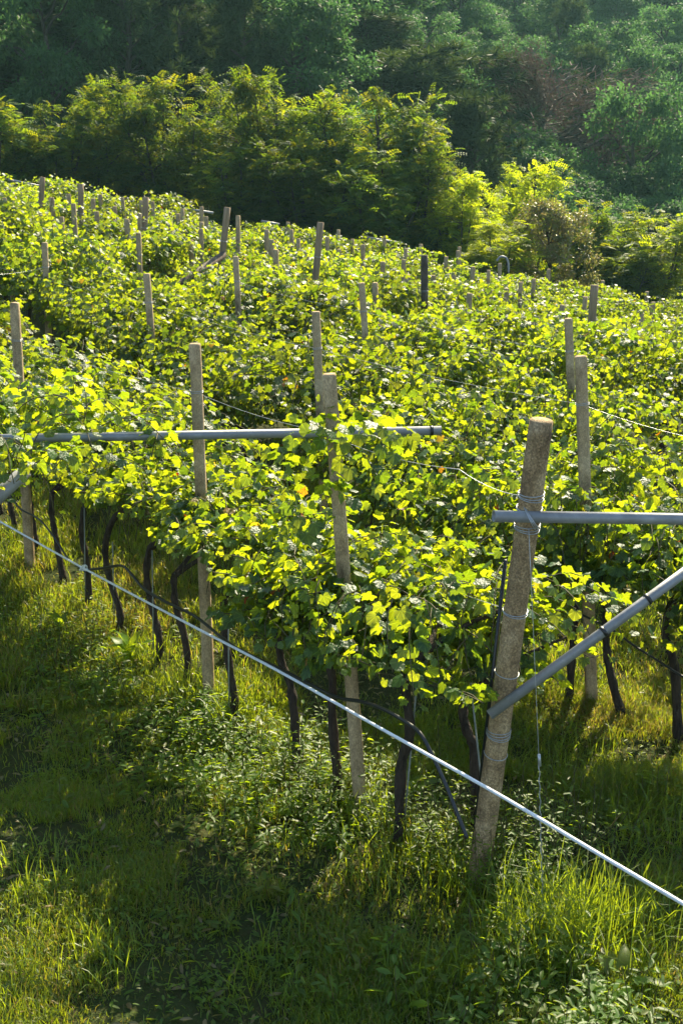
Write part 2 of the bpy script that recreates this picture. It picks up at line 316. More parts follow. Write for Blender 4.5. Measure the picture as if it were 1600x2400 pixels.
# ------------------------------------------------------------------ vines
RZ = math.atan2(-U[1], -U[0])                                  # local +X runs along the row towards the camera's right, local +Y across it
cr, sr = math.cos(-RZ), math.sin(-RZ)
SUNL = np.array([SUN[0]*cr-SUN[1]*sr, SUN[0]*sr+SUN[1]*cr, SUN[2]])
def roofz(y): return 1.36 + 0.42*np.clip((y+.3)/.9, 0, 1)
def vine_foliage(seed, nsh=38, curtain=8, upright=1, half=.62, zmin=1.12, spread=.85, lift=0.0, ylim=(-9,9), apron=0):
    g = np.random.default_rng(seed); pos=[]; tip=[]; nrm=[]; siz=[]; tin=[]; st = MB()
    def shoot(p, d, ln, droop, big=1.0):
        n = max(4, int(ln/.039)); pts=[p.copy()]; side = 1
        for i in range(n):
            d = d + np.array([0,0,-droop]) + g.normal(0,.10,3); d = d/np.linalg.norm(d)
            p = p + d*ln/n; p[2] = max(p[2], zmin); p[1] = min(max(p[1],ylim[0]),ylim[1]); pts.append(p.copy())
            sd = np.cross(d,[0,0,1.0]); sd = sd/(np.linalg.norm(sd)+1e-6)*side; side = -side
            fr = i/n; s = big*(.086*(1-.5*fr**2))*g.uniform(.75,1.25)
            lp = p + sd*g.uniform(.03,.08) + np.array([0,0,g.uniform(-.01,.05)])
            pos.append(lp); tip.append(sd*.8 + d*.35 + np.array([0,0,-.45]) + g.normal(0,.35,3))
            nrm.append(np.array([0,0,.60])+SUNL*.35+g.normal(0,.50,3)); siz.append(s)
            tin.append(g.uniform(.14,.72) + .28*fr if g.random()>.006 else g.uniform(0,.08))
        st.tube(np.array(pts[::2]), .0035, 4, cap=False)
    for _ in range(nsh):
        y = g.uniform(-.35, spread-.25); x = g.uniform(-half,half)
        a = g.uniform(0,2*math.pi); el = g.uniform(.05,.75)
        d = np.array([math.cos(a)*math.cos(el)*.8, math.sin(a)*math.cos(el)*.8+.12, math.sin(el)])
        shoot(np.array([x,y,roofz(y)+lift-.12+g.uniform(-.15,.12)]), d, g.uniform(.35,.7)*(1.7 if g.random()<.10 else 1), g.uniform(.08,.2))
    for _ in range(int(nsh*.45) if lift < .1 else 0):          # leafy inside of the plant, between head and roof
        a = g.uniform(0,2*math.pi); y = g.uniform(-.15,spread+.1)
        shoot(np.array([g.uniform(-half,half), y, g.uniform(max(zmin+.08,1.1),1.66)]), np.array([math.cos(a),math.sin(a),.1]), g.uniform(.3,.5), .12)
    for _ in range(apron):                                     # low shaded growth leaning out in front of the plant
        y = g.uniform(-.72,-.1); x = g.uniform(-half,half); y0_ = ylim; a = g.uniform(0,2*math.pi)
        ylim = (-.95, 9); shoot(np.array([x,y,g.uniform(1.0,1.42)+0.05]), np.array([math.cos(a),math.sin(a),.15]), g.uniform(.3,.55), .12); ylim = y0_
    for _ in range(curtain):
        x = g.uniform(-half,half)
        shoot(np.array([x,g.uniform(-.45,-.05),1.55+g.uniform(-.1,.15)]), np.array([g.normal(0,.4),-.5,.15]), g.uniform(.35,.7), .28)
    for _ in range(upright):
        y = g.uniform(0,spread-.4)
        shoot(np.array([g.uniform(-half,half),y,roofz(y)+.1]), np.array([g.normal(0,.15),g.normal(0,.15),1.0]), g.uniform(.55,.85), .012, .8)
    pos,tip,nrm,siz,tin = map(np.array,(pos,tip,nrm,siz,tin)); Vs=[];Fs=[];ts=[];us=[];o_=0; sel = g.integers(0,3,len(pos))
    for q,kd in enumerate(('vine','vine_b','vine_c')):
        k_ = sel==q; V,F,t = place_leaves(TPL[kd], pos[k_],tip[k_],nrm[k_],siz[k_],tin[k_]); Vs.append(V); Fs.append(F+o_); ts.append(t); o_ += len(V); us.append(np.tile(TPL[kd][0],(int(k_.sum()),1)))
    me = npmesh('foliage', np.vstack(Vs), np.vstack(Fs), M['vine'], np.concatenate(ts), smooth=True)
    a_ = me.attributes.new('leafpos','FLOAT_VECTOR','POINT'); a_.data.foreach_set('vector', np.vstack(us).astype(np.float32).ravel())
    return me, st.mesh('shoots', M['stem'])
FOL = [vine_foliage(100+i, nsh=90, curtain=14, upright=[0,1,1,0,0,0,0,1][i]) for i in range(8)]
FOLF = [vine_foliage(300+i, nsh=54, curtain=14, upright=[0,1,0,1][i], half=.5, zmin=1.26, spread=.62, ylim=(-.5,.80)) for i in range(4)]
FOLL = [vine_foliage(330+i, nsh=54, curtain=3, upright=0, half=.5, zmin=1.52, spread=.62, ylim=(-.5,.80)) for i in range(3)]
FOLM = [vine_foliage(360+i, nsh=84, curtain=22, zmin=.95, upright=[0,1,0][i], spread=1.1, ylim=(-.42,1.6), apron=34) for i in range(3)]
FOLW = [vine_foliage(380+i, nsh=84, curtain=3, upright=0, half=.55, zmin=1.52, spread=1.0, ylim=(-.5,1.35), lift=.07) for i in range(2)]
FOLN = [vine_foliage(370+i, nsh=84, curtain=10, zmin=1.15, upright=[0,1][i], spread=1.1, ylim=(-.42,1.6)) for i in range(2)]
FOLP = vine_foliage(451, nsh=16, curtain=2, upright=1, half=.17, zmin=1.5, spread=.45, lift=.62)
FOLR = [vine_foliage(400+i, nsh=95, curtain=0, upright=2, half=.8, zmin=1.75, spread=1.75, lift=.62) for i in range(2)]
def trunk_mesh(P, r0=.030, r1=.023, arms=None):
    m = MB(); S = spline(P, 5); n = len(S); rr = np.linspace(r0,r1,n)*(1+.12*np.sin(np.arange(n)*1.9)); rr[0]*=1.35
    m.tube(S, rr, 9, wob=.16)
    for A in (arms or []):
        S = spline(A, 5); m.tube(S, np.linspace(r1*.95,.008,len(S)), 7, wob=.12)
    return m.mesh('trunk', M['bark'])
def std_trunk(seed):
    g = np.random.default_rng(seed); b = g.normal(0,.05,(4,2))
    P = [[0,0,-.05],[b[0,0],b[0,1],.4],[b[1,0],b[1,1],.8],[b[2,0],b[2,1]+.03,1.12],[b[2,0]+g.normal(0,.06),.28,1.32]]
    return trunk_mesh(P, arms=[[P[3],[b[2,0]+.1,.4,1.38],[.22,.75,1.5]],[P[3],[b[2,0]-.1,.4,1.36],[-.22,.8,1.5]]])
TRK = [std_trunk(500+i) for i in range(4)]
def vine(p, trunk, fol, label, group, rz=RZ, sc=1.0):
    o = bpy.data.objects.new('grape_vine', None); o.empty_display_size = .1; C.objects.link(o); o.location = p; o.rotation_euler = (0,0,rz); o.scale = (sc,sc,sc)
    tag(o, label, 'grapevine', group)
    link('trunk', trunk, o)
    f = link('foliage', fol[0], o); link('shoot', fol[1], f)
    return o
def loc_of(Pw, root):                                          # world points to a vine's own frame
    d = np.asarray(Pw)-root; return np.stack([d[:,0]*cr-d[:,1]*sr, d[:,0]*sr+d[:,1]*cr, d[:,2]], -1)
front = [   # trunk outline from base to head, as seen in the photo; label
 ([(41,1290),(36,1250),(28,1200),(18,1150)], ROW0, 'slim dark vine trunk nearest the left edge, behind the grey diagonal pipe'),
 ([(97,1360),(87,1263),(76,1202),(66,1128)], ROW0, 'dark vine trunk just right of the shaded square post near the left edge'),
 ([(150,1360),(135,1268),(125,1207),(122,1155)], ROW0, 'thin dark vine trunk where the black hose meets the white rope'),
 ([(212,1450),(201,1319),(193,1253),(196,1190)], ROW0, 'upright dark vine trunk behind the knot in the white rope'),
 ([(281,1492),(278,1432),(255,1345),(250,1279),(270,1212),(301,1190)], ROW0, 'thick S-shaped vine trunk hooking right at its top, right of the rope knot'),
 ([(372,1590),(375,1508),(357,1432),(347,1355),(352,1289),(388,1262),(423,1230)], ROW0, 'dark vine trunk with a long arm reaching right, two left of the tall square post'),
 ([(441,1620),(434,1508),(418,1416),(408,1350)], ROW0, 'dark vine trunk directly left of the square post crossed by the long bar'),
 ([(546,1732),(548,1641),(538,1559),(525,1457),(530,1390),(592,1315)], ROW0, 'tall black vine trunk with a forked arm, right of the bar-crossed square post'),
 ([(694,1772),(694,1671),(679,1605),(658,1534),(653,1450)], ROW0, 'black vine trunk half hidden by hanging leaves, left of the nearest square post'),
 ([(796,1820),(786,1687),(770,1585),(760,1500)], ROW0, 'slanting dark vine trunk touching the left side of the nearest square post'),
 ([(935,1972),(940,1812),(953,1710),(958,1598),(994,1530)], ROW0, 'black vine trunk crossed by the arched black hose, right of the nearest square post'),
 ([(1121,1880),(1111,1771),(1096,1715),(1089,1654),(1134,1600)], 4.05, 'crooked vine trunk with an elbow, close behind the leaning round post'),
 ([(1462,1700),(1435,1578),(1415,1486),(1420,1395)], 5.92, 'leaning vine trunk below the two black clips of the diagonal pipe'),
 ([(1602,1640),(1580,1557),(1558,1486),(1565,1425),(1600,1385)], 5.92, 'vine trunk with a bowed neck at the right edge, below the diagonal pipe'),
]
for i, (pp, n, lab) in enumerate(front):
    W = np.array([atn(x,y,n) for x,y in pp]); root = W[0].copy(); root[2] = tz(root[0],root[1])-.03
    W[0,2] = root[2]
    P = loc_of(W, root)
    P[1:-1] += R.normal(0,.012,(len(P)-2,3))
    h = P[-1]
    arms = [[h, h+[.06,.22,.12], h+[.16,.48,.22]], [h, h+[-.10,.2,.10], h+[-.24,.42,.2]]]
    vo = vine(root, trunk_mesh(P, .030 if i<10 else .034, .024, arms), FOLW[i%2] if i < 5 else FOLL[i%3] if i < 9 else FOLF[i%4], lab, 'vines in the front rows with visible trunks')
    if i in (10,11):
        for ch in vo.children:
            if ch.name.startswith('foliage'): ch.location = (-.20,.04,.02)
    if i == 9: link('foliage', FOLP[0], vo, (.26,-.10,.45))
# the vines behind, row after row; nothing in the photo tells them apart
cnt = 0
for k in range(0, 16):
    n = ROW0 + PITCHROW*k
    s = -14.0 + R.uniform(0,.8)
    while s < 40:
        s += .86 + R.uniform(-.12,.12)
        p = N*(n+R.normal(0,.08)) + U*s; p[2] = tz(p[0],p[1])
        if p[1] < 4.5 or p[1] > 29.8: continue
        q = p + np.array([0,0,1.7]) + N*1.0; px, py = project(q)
        if not (-330 < px < 2150): continue
        if k == 0 and p[1] < 11.2: continue
        if k == 1 and 1400 < project(p)[0] < 1680: continue
        if 1500 < px < 1760 and 9.5 < p[1] < 10.5: continue
        lab = ('leafy vine of the second row, behind the square posts of the front row' if k < 2 else
               'leafy vine in the middle of the sunlit vineyard' if p[1] < 18 else 'leafy vine in the far rows below the tree line')
        vine(p, TRK[cnt%4], FOLN[int(R.integers(2))] if k == 1 and p[1] > 9.0 else FOLM[int(R.integers(3))] if k == 1 else FOL[int(R.integers(8)) if p[1]<16 else [0,3,4,5,6][int(R.integers(5))]], lab, 'vines of the '+('second row' if k<2 else 'middle rows' if p[1]<18 else 'far rows'), RZ+R.normal(0,.10), R.uniform(.90,1.15)*(.94 if p[1]>20 else 1))
        cnt += 1
print('vines', cnt)
for j,(x,y) in enumerate([(-2.70,6.55),(-3.3,7.4)]):
    vine((x,y,tz(x,y)), trunk_mesh([[0,0,-.05],[.03,.02,.8],[0,.05,1.5],[.1,.2,2.0]]), FOLR[j], 'large leaved vine sprawling over the left end of the long grey bar' if j==0 else 'leafy vine at the left edge behind the long grey bar', 'vines over the long bar')

# ------------------------------------------------------------------ posts
def square_post_mesh(L, a, mat, taper=.92):
    m = MB(); c = a*.14; h = a/2
    ring = np.array([[h-c,-h],[h,-h+c],[h,h-c],[h-c,h],[-h+c,h],[-h,h-c],[-h,-h+c],[-h+c,-h]])
    zs = np.concatenate([[0], np.linspace(.08,L-.012,12), [L]]); V = []
    g = np.random.default_rng(int(L*1000))
    for z in zs:
        k = 1-(1-taper)*z/L; k = k*(.86 if z == L else 1)
        V.append(np.c_[ring*k + g.normal(0,.0008,ring.shape), np.full(8,z)])
    V = np.vstack(V); Q = [[i*8+j, i*8+(j+1)%8, i*8+8+(j+1)%8, i*8+8+j] for i in range(len(zs)-1) for j in range(8)]
    V = np.vstack([V,[0,0,L-.002]]); c0 = len(V)-1; b = (len(zs)-1)*8
    m.add(V, np.array(Q), np.array([[c0,b+j,b+(j+1)%8] for j in range(8)]))
    return m.mesh('shaft', mat, smooth=False)
def tie_mesh(a, z, rnd=False, turns=2):
    m = MB()
    for t in range(turns):
        r = a/2*(1.04 if rnd else 1.30)+.002; th = np.linspace(0,2*math.pi,26)
        if rnd: P = np.c_[r*np.cos(th), r*np.sin(th), z+t*.012+.006*np.sin(th+t)]
        else:
            h = a/2+.003; sq = np.array([[h,-h],[h,h],[-h,h],[-h,-h],[h,-h]]); P = np.c_[sq, z+t*.011+np.array([0,.006,0,-.004,.005])]
        m.tube(P, .0024, 5, cap=True)
    return m.mesh('wire_tie', M['wire'])
def orient(o, base, top):
    d = Vector(top-base).normalized(); o.location = tuple(base); o.rotation_euler = d.to_track_quat('Z','Y').to_euler()
def square_post(top, base, a, label, group, tie=.34, mat='concrete'):
    L = float(np.linalg.norm(top-base)); o = bpy.data.objects.new('square_post', None); o.empty_display_size=.1; C.objects.link(o); orient(o, base, top)
    tag(o, label, 'post', group); link('shaft', square_post_mesh(L, a, M[mat]), o)
    if tie: link('wire_tie', tie_mesh(a*.95, L-tie), o)
    return o
POST = {}
sq = [  # top pixel, base or lower visible pixel, distance (None = base on the ground), label
 ('p2',(771,876),(846,1905),None,'nearest square concrete post, rising behind the right half of the long grey bar'),
 ('p3',(457,805),(491,1650),None,'square concrete post crossed by the long grey bar, left of the nearest one'),
 ('p4',(35,709),(73,1352),None,'square concrete post at the left edge with a wire tied near its top'),
 ('r2',(1360,834),(1386,1655),None,'pale tan square post directly behind the leaning round post, beside a greyer one'),
 ('r3',(1331,746),(1336,881),11.4,'grey square post standing just behind and above the pale tan post'),
 ('m1',(740,730),(745,848),10.2,'square post tip directly behind the nearest square post, in the middle of the canopy'),
 ('m2',(344,641),(353,760),13.3,'pale square post up and left of the post crossed by the bar'),
 ('m3',(847,663),(855,775),13.4,'square post with a tied wire running right, above the middle of the canopy'),
 ('m4',(105,568),(110,681),15.8,'grey square post with a taut wire running to the left edge'),
 ('m5',(552,601),(557,689),15.5,'square post with a wire tie directly below the leaning round post with a fallen brace'),
 ('m6',(325,546),(327,602),18.0,'brownish square post half hidden by a vine, below the third round post from the left'),
 ('m7',(145,508),(147,561),20.0,'pale square post between the two leftmost tall round posts'),
]
for key, tp, bp, Y, lab in sq:
    if Y is None:
        b = ground_hit(*bp); b[2] -= .02; t = at(tp[0],tp[1],b[1])
    else:
        t = at(*tp,Y); l = at(*bp,Y); d = (l-t)/(t[2]-l[2]); b = t + d*(t[2]-tz(t[0],t[1])+.02)
    POST[key] = (t,b)
    square_post(t, b, .082, lab, 'square concrete posts in the vineyard')
    print(key, 'top', t.round(2), 'H', round(float(t[2]-b[2]),2))
def round_post_mesh(L, r, mat, wob=.02, k=18, taper=.95):
    m = MB(); zs = np.linspace(0,L,16); m.tube(np.c_[0*zs,0*zs,zs], r*(1-(1-taper)*zs/L), k, wob=wob); me = m.mesh('shaft', mat); return me
rd = [
 ((100.5,415),(96,485),23,'wood','weathered round post leaning right, leftmost of the tall round posts'),
 ((190,431),(190,508),22,'wood','upright weathered round post, second from the left of the tall round posts'),
 ((342,462),(339,533),21,'wood','weathered round post third from the left below the locust trees'),
 ((533,486),(521,602),19,'wood','leaning round post propped by a slanting brace'),
 ((751,521),(740,643),18.5,'wood','leaning brown round post in the middle of the field, right of the braced post'),
 ((994,598),(994,690),17.5,'darkwood','blackened upright post with pale lichen blotches'),
 ((1392,668),(1387,735),15.5,'wood','brown thick post behind a tall shoot, rightmost of the round posts'),
]
for tp,bp,Y,mt,lab in rd:
    t = at(*tp,Y); l = at(*bp,Y); d = (l-t)/(t[2]-l[2]); b = t + d*(t[2]-tz(t[0],t[1])+.02); L = float(np.linalg.norm(t-b))
    o = bpy.data.objects.new('round_post', None); o.empty_display_size=.1; C.objects.link(o); orient(o,b,t)
    tag(o, lab, 'post', 'tall round posts across the vineyard'); link('shaft', round_post_mesh(L,.058,M[mt]), o); link('wire_tie', tie_mesh(.116,L-.55,True), o)
    print('round', t.round(2), 'H', round(float(t[2]-b[2]),2))
a_ = at(519,600,18.9); b_ = at(458,640,18.2); b2 = b_ + (b_-a_)*2.0
m = MB(); m.tube(np.array([b2,a_+(a_-b_)*.1]), .055, 10, wob=.04)
tag(link('brace_post', m.mesh('brace_post', M['darkwood'])), 'dark slanting brace log leaning on a round post in the canopy', 'brace')
# far posts: only their tips show above the leaves
far = [(164,454,479),(121,462,481),(214,465,489),(172,477,516),(236,456,465),(230,495,518),(271,483,497),(294,463,479),(333,469,477),(359,472,479),(327,500,515),
 (296,513,530),(370,532,556),(397,520,533),(410,500,520),(425,489,504),(471,484,500),(468,536,558),(477,520,536),(484,507,518),(455,562,583),(11,463,472),
 (552,505,560),(622,538,552),(633,561,578),(649,584,620),(672,520,528),(690,537,552),(704,559,571),(725,584,608),(742,540,553),(768,555,573),(789,538,552),(797,583,594),
 (823,560,569),(828,614,632),(853,573,600),(899,555,566),(899,613,640),(893,661,690),(957,643,658),(953,582,595),(952,608,624),(986,572,588),(1011,645,662),
 (1067,639,662),(1043,601,614),(1078,587,610),(1084,578,590),(1101,624,650),(1172,617,632),(1147,633,648),(1149,679,691),(1100,687,705),(1196,676,704),
 (1222,660,690),(1251,653,671),(1302,714,735),(1365,695,730),(1288,630,643),(1411,656,674),(1519,683,700),(1531,708,750),(1509,735,750)]
fm = square_post_mesh(2.6, .085, M['concrete'])
for x,y0,y1 in far:
    g = ground_hit(x,y1,1.86); Y = min(max(g[1],15.0),31.0); t = at(x,y0,Y); zb = tz(t[0],t[1]); H = t[2]-zb
    o = link('far_post', fm, None, (t[0],t[1],zb), R.uniform(0,1.5), (1,1,H/2.6)); o.rotation_euler[0] = R.normal(0,.02); o.rotation_euler[1] = R.normal(0,.02)
    tag(o, 'short grey post tip poking out of the far vine canopy', 'post', 'far post tips above the canopy')

# the leaning round end post
b = ground_hit(1117,2075); b[2] -= .03; t = at(1268,985,b[1]-.26)
bigL = float(np.linalg.norm(t-b)); BIGB, BIGT = b.copy(), t.copy()
big = bpy.data.objects.new('round_end_post', None); C.objects.link(big); orient(big,b,t)
tag(big, 'thick round pebbled concrete post leaning right in the foreground, wound with wire', 'post')
m = MB(); zs = np.linspace(0,bigL,40); rr = .0605-.004*zs/bigL; rr[-1] *= .97
m.tube(np.c_[0*zs,0*zs,zs], rr, 28, wob=.012)
link('shaft', m.mesh('shaft', M['rough_concrete']), big)
def bigp(f): return BIGB + (BIGT-BIGB)*f
def frac(py):                                                 # fraction up the post at which a photo row falls
    lo,hi = 0.,1.
    for _ in range(40):
        mid=(lo+hi)/2
        if project(bigp(mid))[1] > py: lo = mid
        else: hi = mid
    return lo
for py, tn in ((1165,3),(1195,2),(1238,3),(1435,2),(1575,1),(1722,4),(1765,1)):
    link('wire_winding', tie_mesh(.117, frac(py)*bigL, True, tn), big)

# ------------------------------------------------------------------ bars, braces, stake, rope, hoses, wires
def pipe_thing(name, A, B, ro, label, group=None, cat='pipe'):
    m = MB(); m.pipe(A,B,ro,ro*.86); o = link(name, m.mesh(name, M['pipe'])); return tag(o,label,cat,group)
def clip(parent, A, B, f, ro, wd=.012, mat='black', name='clip'):
    A=np.asarray(A); B=np.asarray(B); c=A+(B-A)*f; d=norm(B-A); m=MB(); m.pipe(c-d*wd,c+d*wd,ro*1.12,ro*1.0); return link(name, m.mesh(name,M[mat]), parent)
A1 = at(-420,1036,6.75); B1 = at(1033,1009,6.98)
bar1 = pipe_thing('horizontal_bar', A1, B1, .029, 'long grey bar under leaves at the left with a dark ring at its right end', 'horizontal grey bars')
clip(bar1, A1, B1, .984, .029, .010, name='ring')
yb = bigp(frac(1212))[1]-.095
A2 = at(1156,1210,yb); B2 = at(2250,1226,yb+.45)
bar2 = pipe_thing('horizontal_bar', A2, B2, .029, 'grey metal bar wired to the leaning round post and running out at the right edge', 'horizontal grey bars')
ybr = bigp(frac(1670))[1]-.10
A3 = at(1146,1676,ybr); B3 = at(1760,1226,ybr+.28)
br1 = pipe_thing('diagonal_brace', A3, B3, .027, 'grey diagonal pipe with two black clips, rising right from the leaning round post', 'diagonal grey pipes', 'brace')
for pxx in (1408,1510):
    f = (pxx-1146)/(1760-1146); clip(br1, A3, B3, f*1.02, .027, .010)
A4 = at(-90,1245,6.2); B4 = at(62,1102,6.35)
pipe_thing('diagonal_brace', A4, B4, .043, 'grey diagonal pipe poking in at the left edge below the leaves', 'diagonal grey pipes', 'brace')
# wire lashing of bar to post
m = MB(); c = bigp(frac(1212)); ax = norm(BIGT-BIGB)
cb = A2+(B2-A2)*((c[0]-A2[0])/(B2[0]-A2[0]))
for j in range(3):
    th = np.linspace(0,2*math.pi,30); e = norm(np.array([.55+.1*j,0,-1]))
    mid = (c+cb)/2; P = mid + np.outer(np.cos(th)*.062,[-e[0]*1,0,-e[2]]) + np.outer(np.sin(th)*.112,[0.06,1,0]) + np.array([.008*j,0,0])
    m.tube(P,.0024,5)
tag(link('lashing_wire', m.mesh('lashing_wire',M['wire'])),'thin wire lashing the bar to the leaning round post','wire')
# black stake against the end post
S0 = at(1108,1985,BIGB[1]-.03); S1 = at(1184,1312,BIGB[1]-.13)
m = MB(); m.tube(np.array([S0,S1]), .011, 4); tag(link('black_stake', m.mesh('black_stake',M['black'],smooth=False)), 'straight black stake leaning along the left side of the round post', 'stake')
# white rope in front of the first row, with its knot
rp = [(-80,1178),(0,1222),(195,1331),(420,1451),(640,1566),(900,1712),(1160,1858),(1450,2030),(1600,2118),(1720,2190)]
P = np.array([atn(x,y,3.02) for x,y in rp]); S = spline(P,10)
m = MB(); m.tube(S,.0082,10,wob=.05)
rope = tag(link('white_rope', m.mesh('white_rope',M['rope'])), 'taut white rope slanting across the whole front, from left middle to lower right', 'rope')
m = MB(); kc = atn(196,1331,3.02)
for j in range(3):
    th = np.linspace(0,2*math.pi,20); m.tube(kc+np.c_[.012*np.sin(th*1)+(j-1)*.016, .014*np.cos(th), .017*np.sin(th+j)], .006, 7)
link('knot', m.mesh('knot',M['rope']), rope)
# irrigation hoses
def hose(pp, n, r, lab):
    P = np.array([atn(x,y,n) for x,y in pp]); m = MB(); m.tube(spline(P,8), r, 9); return tag(link('black_hose', m.mesh('black_hose',M['black'])), lab, 'hose', 'black irrigation hoses')
hose([(10,1140),(22,1158),(48,1192),(92,1217),(128,1260),(160,1308),(200,1340)],3.25,.008,'black drip hose sagging down to the rope knot at the left')
hose([(200,1336),(240,1332),(285,1326),(308,1345),(330,1372),(352,1390),(400,1416),(450,1440),(485,1465),(520,1495),(560,1522),(640,1560),(720,1600),(790,1634),(850,1645),(900,1663),(955,1695),(985,1720),(1010,1765),(1040,1830),(1070,1905),(1094,1965)],3.22,.0105,'long black drip hose along the front trunks, arching down at the round post')
hose([(1340,1430),(1432,1475),(1480,1510),(1535,1545),(1600,1586),(1700,1640)],5.80,.0085,'black drip hose behind the diagonal pipe at the right')
# thin support rods beside the trunks
for i,(x0,y0,x1,y1,n,lab) in enumerate([(198,1190,201,1430,3.56,'thin grey rod beside the trunk behind the rope knot'),(264,1270,268,1440,3.58,'thin grey rod beside the S-shaped vine trunk'),
    (357,1290,360,1520,3.56,'thin grey rod beside the trunk with the long arm'),(977,1590,955,1840,3.62,'thin pale rod beside the trunk crossed by the arched hose'),
    (1102,1600,1124,1800,4.0,'thin pale rod beside the crooked vine trunk'),(535,1420,537,1650,3.55,'thin grey rod beside the forked black trunk')]):
    A = atn(x0,y0,n); B = atn(x1,y1,n); B = A+(B-A)*(A[2]-tz(B[0],B[1])+.02)/(A[2]-B[2]); m = MB(); m.tube(np.array([B,A]),.0055,6)
    tag(link('support_rod', m.mesh('support_rod',M['rod'])), lab, 'rod', 'thin rods beside the vine trunks')
# guy wire with its tightener and ground loop
g0 = at(1243,1345,5.0); g1 = at(1262,1780,4.92); g2 = at(1272,2150,4.85)
guy = bpy.data.objects.new('guy_wire', None); C.objects.link(guy); guy.location = tuple(g2); tag(guy,'thin vertical guy wire with a tightener, right of the leaning round post','wire')
def child(name, m, mat): 
    me = m.mesh(name,mat); o = link(name, me, guy); o.location = tuple(-g2); return o
m = MB(); m.tube(np.array([at(1238,1240,5.05),g0,g1,g2]), .0015, 5); child('wire', m, M['wire'])
m = MB(); th = np.linspace(0,1,60); ln = g1+(g2-g1)*(th[:,None]*.98); m.tube(ln+np.c_[.005*np.cos(th*70),.005*np.sin(th*70),0*th],.002,5); child('twisted_wire', m, M['wire'])
m = MB(); m.tube(np.array([at(1262,1768,4.92),at(1264,1795,4.92)]),.008,8); child('tightener', m, M['wire'])
m = MB(); th = np.linspace(-.3,math.pi+.2,16); m.tube(np.vstack([g2+np.c_[.03*np.cos(th)+.012,0*th,.035*np.sin(th)-.02],[g2+[-.02,0,-.35]]]),.006,8); child('anchor_loop', m, M['wire'])
# trellis wires
def wire(P, lab, r=.0015, sag=.03):
    P = [np.asarray(p,float) for p in P]; out=[]
    for a,c in zip(P[:-1],P[1:]):
        for s in np.linspace(0,1,9)[:-1]: out.append(a+(c-a)*s-np.array([0,0,sag*4*s*(1-s)]))
    out.append(P[-1]); m = MB(); m.tube(np.array(out), r, 5, cap=False)
    return tag(link('trellis_wire', m.mesh('trellis_wire',M['wire'])), lab, 'wire', 'trellis wires strung between the posts')
def ph(k, d=.34): t,b = POST[k]; return t+(b-t)*d/np.linalg.norm(b-t)
wire([bigp(frac(1165)), at(1075,1100,5.45), ph('p2',.36)], 'twisted wire from the leaning round post up to the nearest square post', .0020)
wire([ph('p2'), ph('p3')], 'wire from the nearest square post to the post crossed by the bar')
wire([ph('p3'), ph('p4')], 'wire from the post crossed by the bar to the left edge post')
wire([ph('p4'), at(-120,690,13)], 'wire leaving the left edge post out of view')
wire([ph('r2'), ph('m1')], 'wire from the pale tan post towards the middle post tip')
wire([ph('r2'), at(1720,1045,7.0)], 'wire from the pale tan post out at the right edge', .0011)
wire([ph('m1'), ph('m2')], 'wire between the middle post tip and the pale post left of it')
wire([ph('m2'), at(-60,610,17)], 'wire leaving the pale square post to the left')
wire([ph('r3'), ph('m3')], 'wire from the grey post behind the pale one to the middle of the canopy')
wire([ph('m3'), ph('m5')], 'wire between the two small posts above the middle canopy')
wire([ph('m4'), at(-60,645,14.5)], 'taut wire from the grey post to the left edge')
wire([bigp(frac(1435)), at(1080,1392,5.75)], 'short frayed wire end sticking left from the round post', .0020, .0)
# far edge bars and the bent hose
for i,(x0,y0,x1,y1) in enumerate([(20,421,98,437),(170,448,236,461),(430,489,500,499),(612,518,655,526),(860,557,942,570)]):
    A = at(x0,y0,30.6); B = at(x1,y1,30.6); m = MB(); m.pipe(A,B,.032,.026,10)
    tag(link('far_bar', m.mesh('far_bar',M['pipe'])), 'pale thin bar at the far vineyard edge, '+['leftmost of them all','between two leftmost round posts','below the yellow lit gap','left of the middle round post','in front of the darkest tree'][i], 'bar', 'pale bars at the far vineyard edge')
m = MB(); m.tube(spline([at(1163,612,30.5),at(1172,602,30.5),at(1184,604,30.5),at(1190,616,30.5),at(1191,640,30.5)],6),.03,8)
tag(link('bent_pipe', m.mesh('bent_pipe',M['pipe'])), 'small bent grey pipe at the far edge of the vines, before the bright bushes', 'pipe')

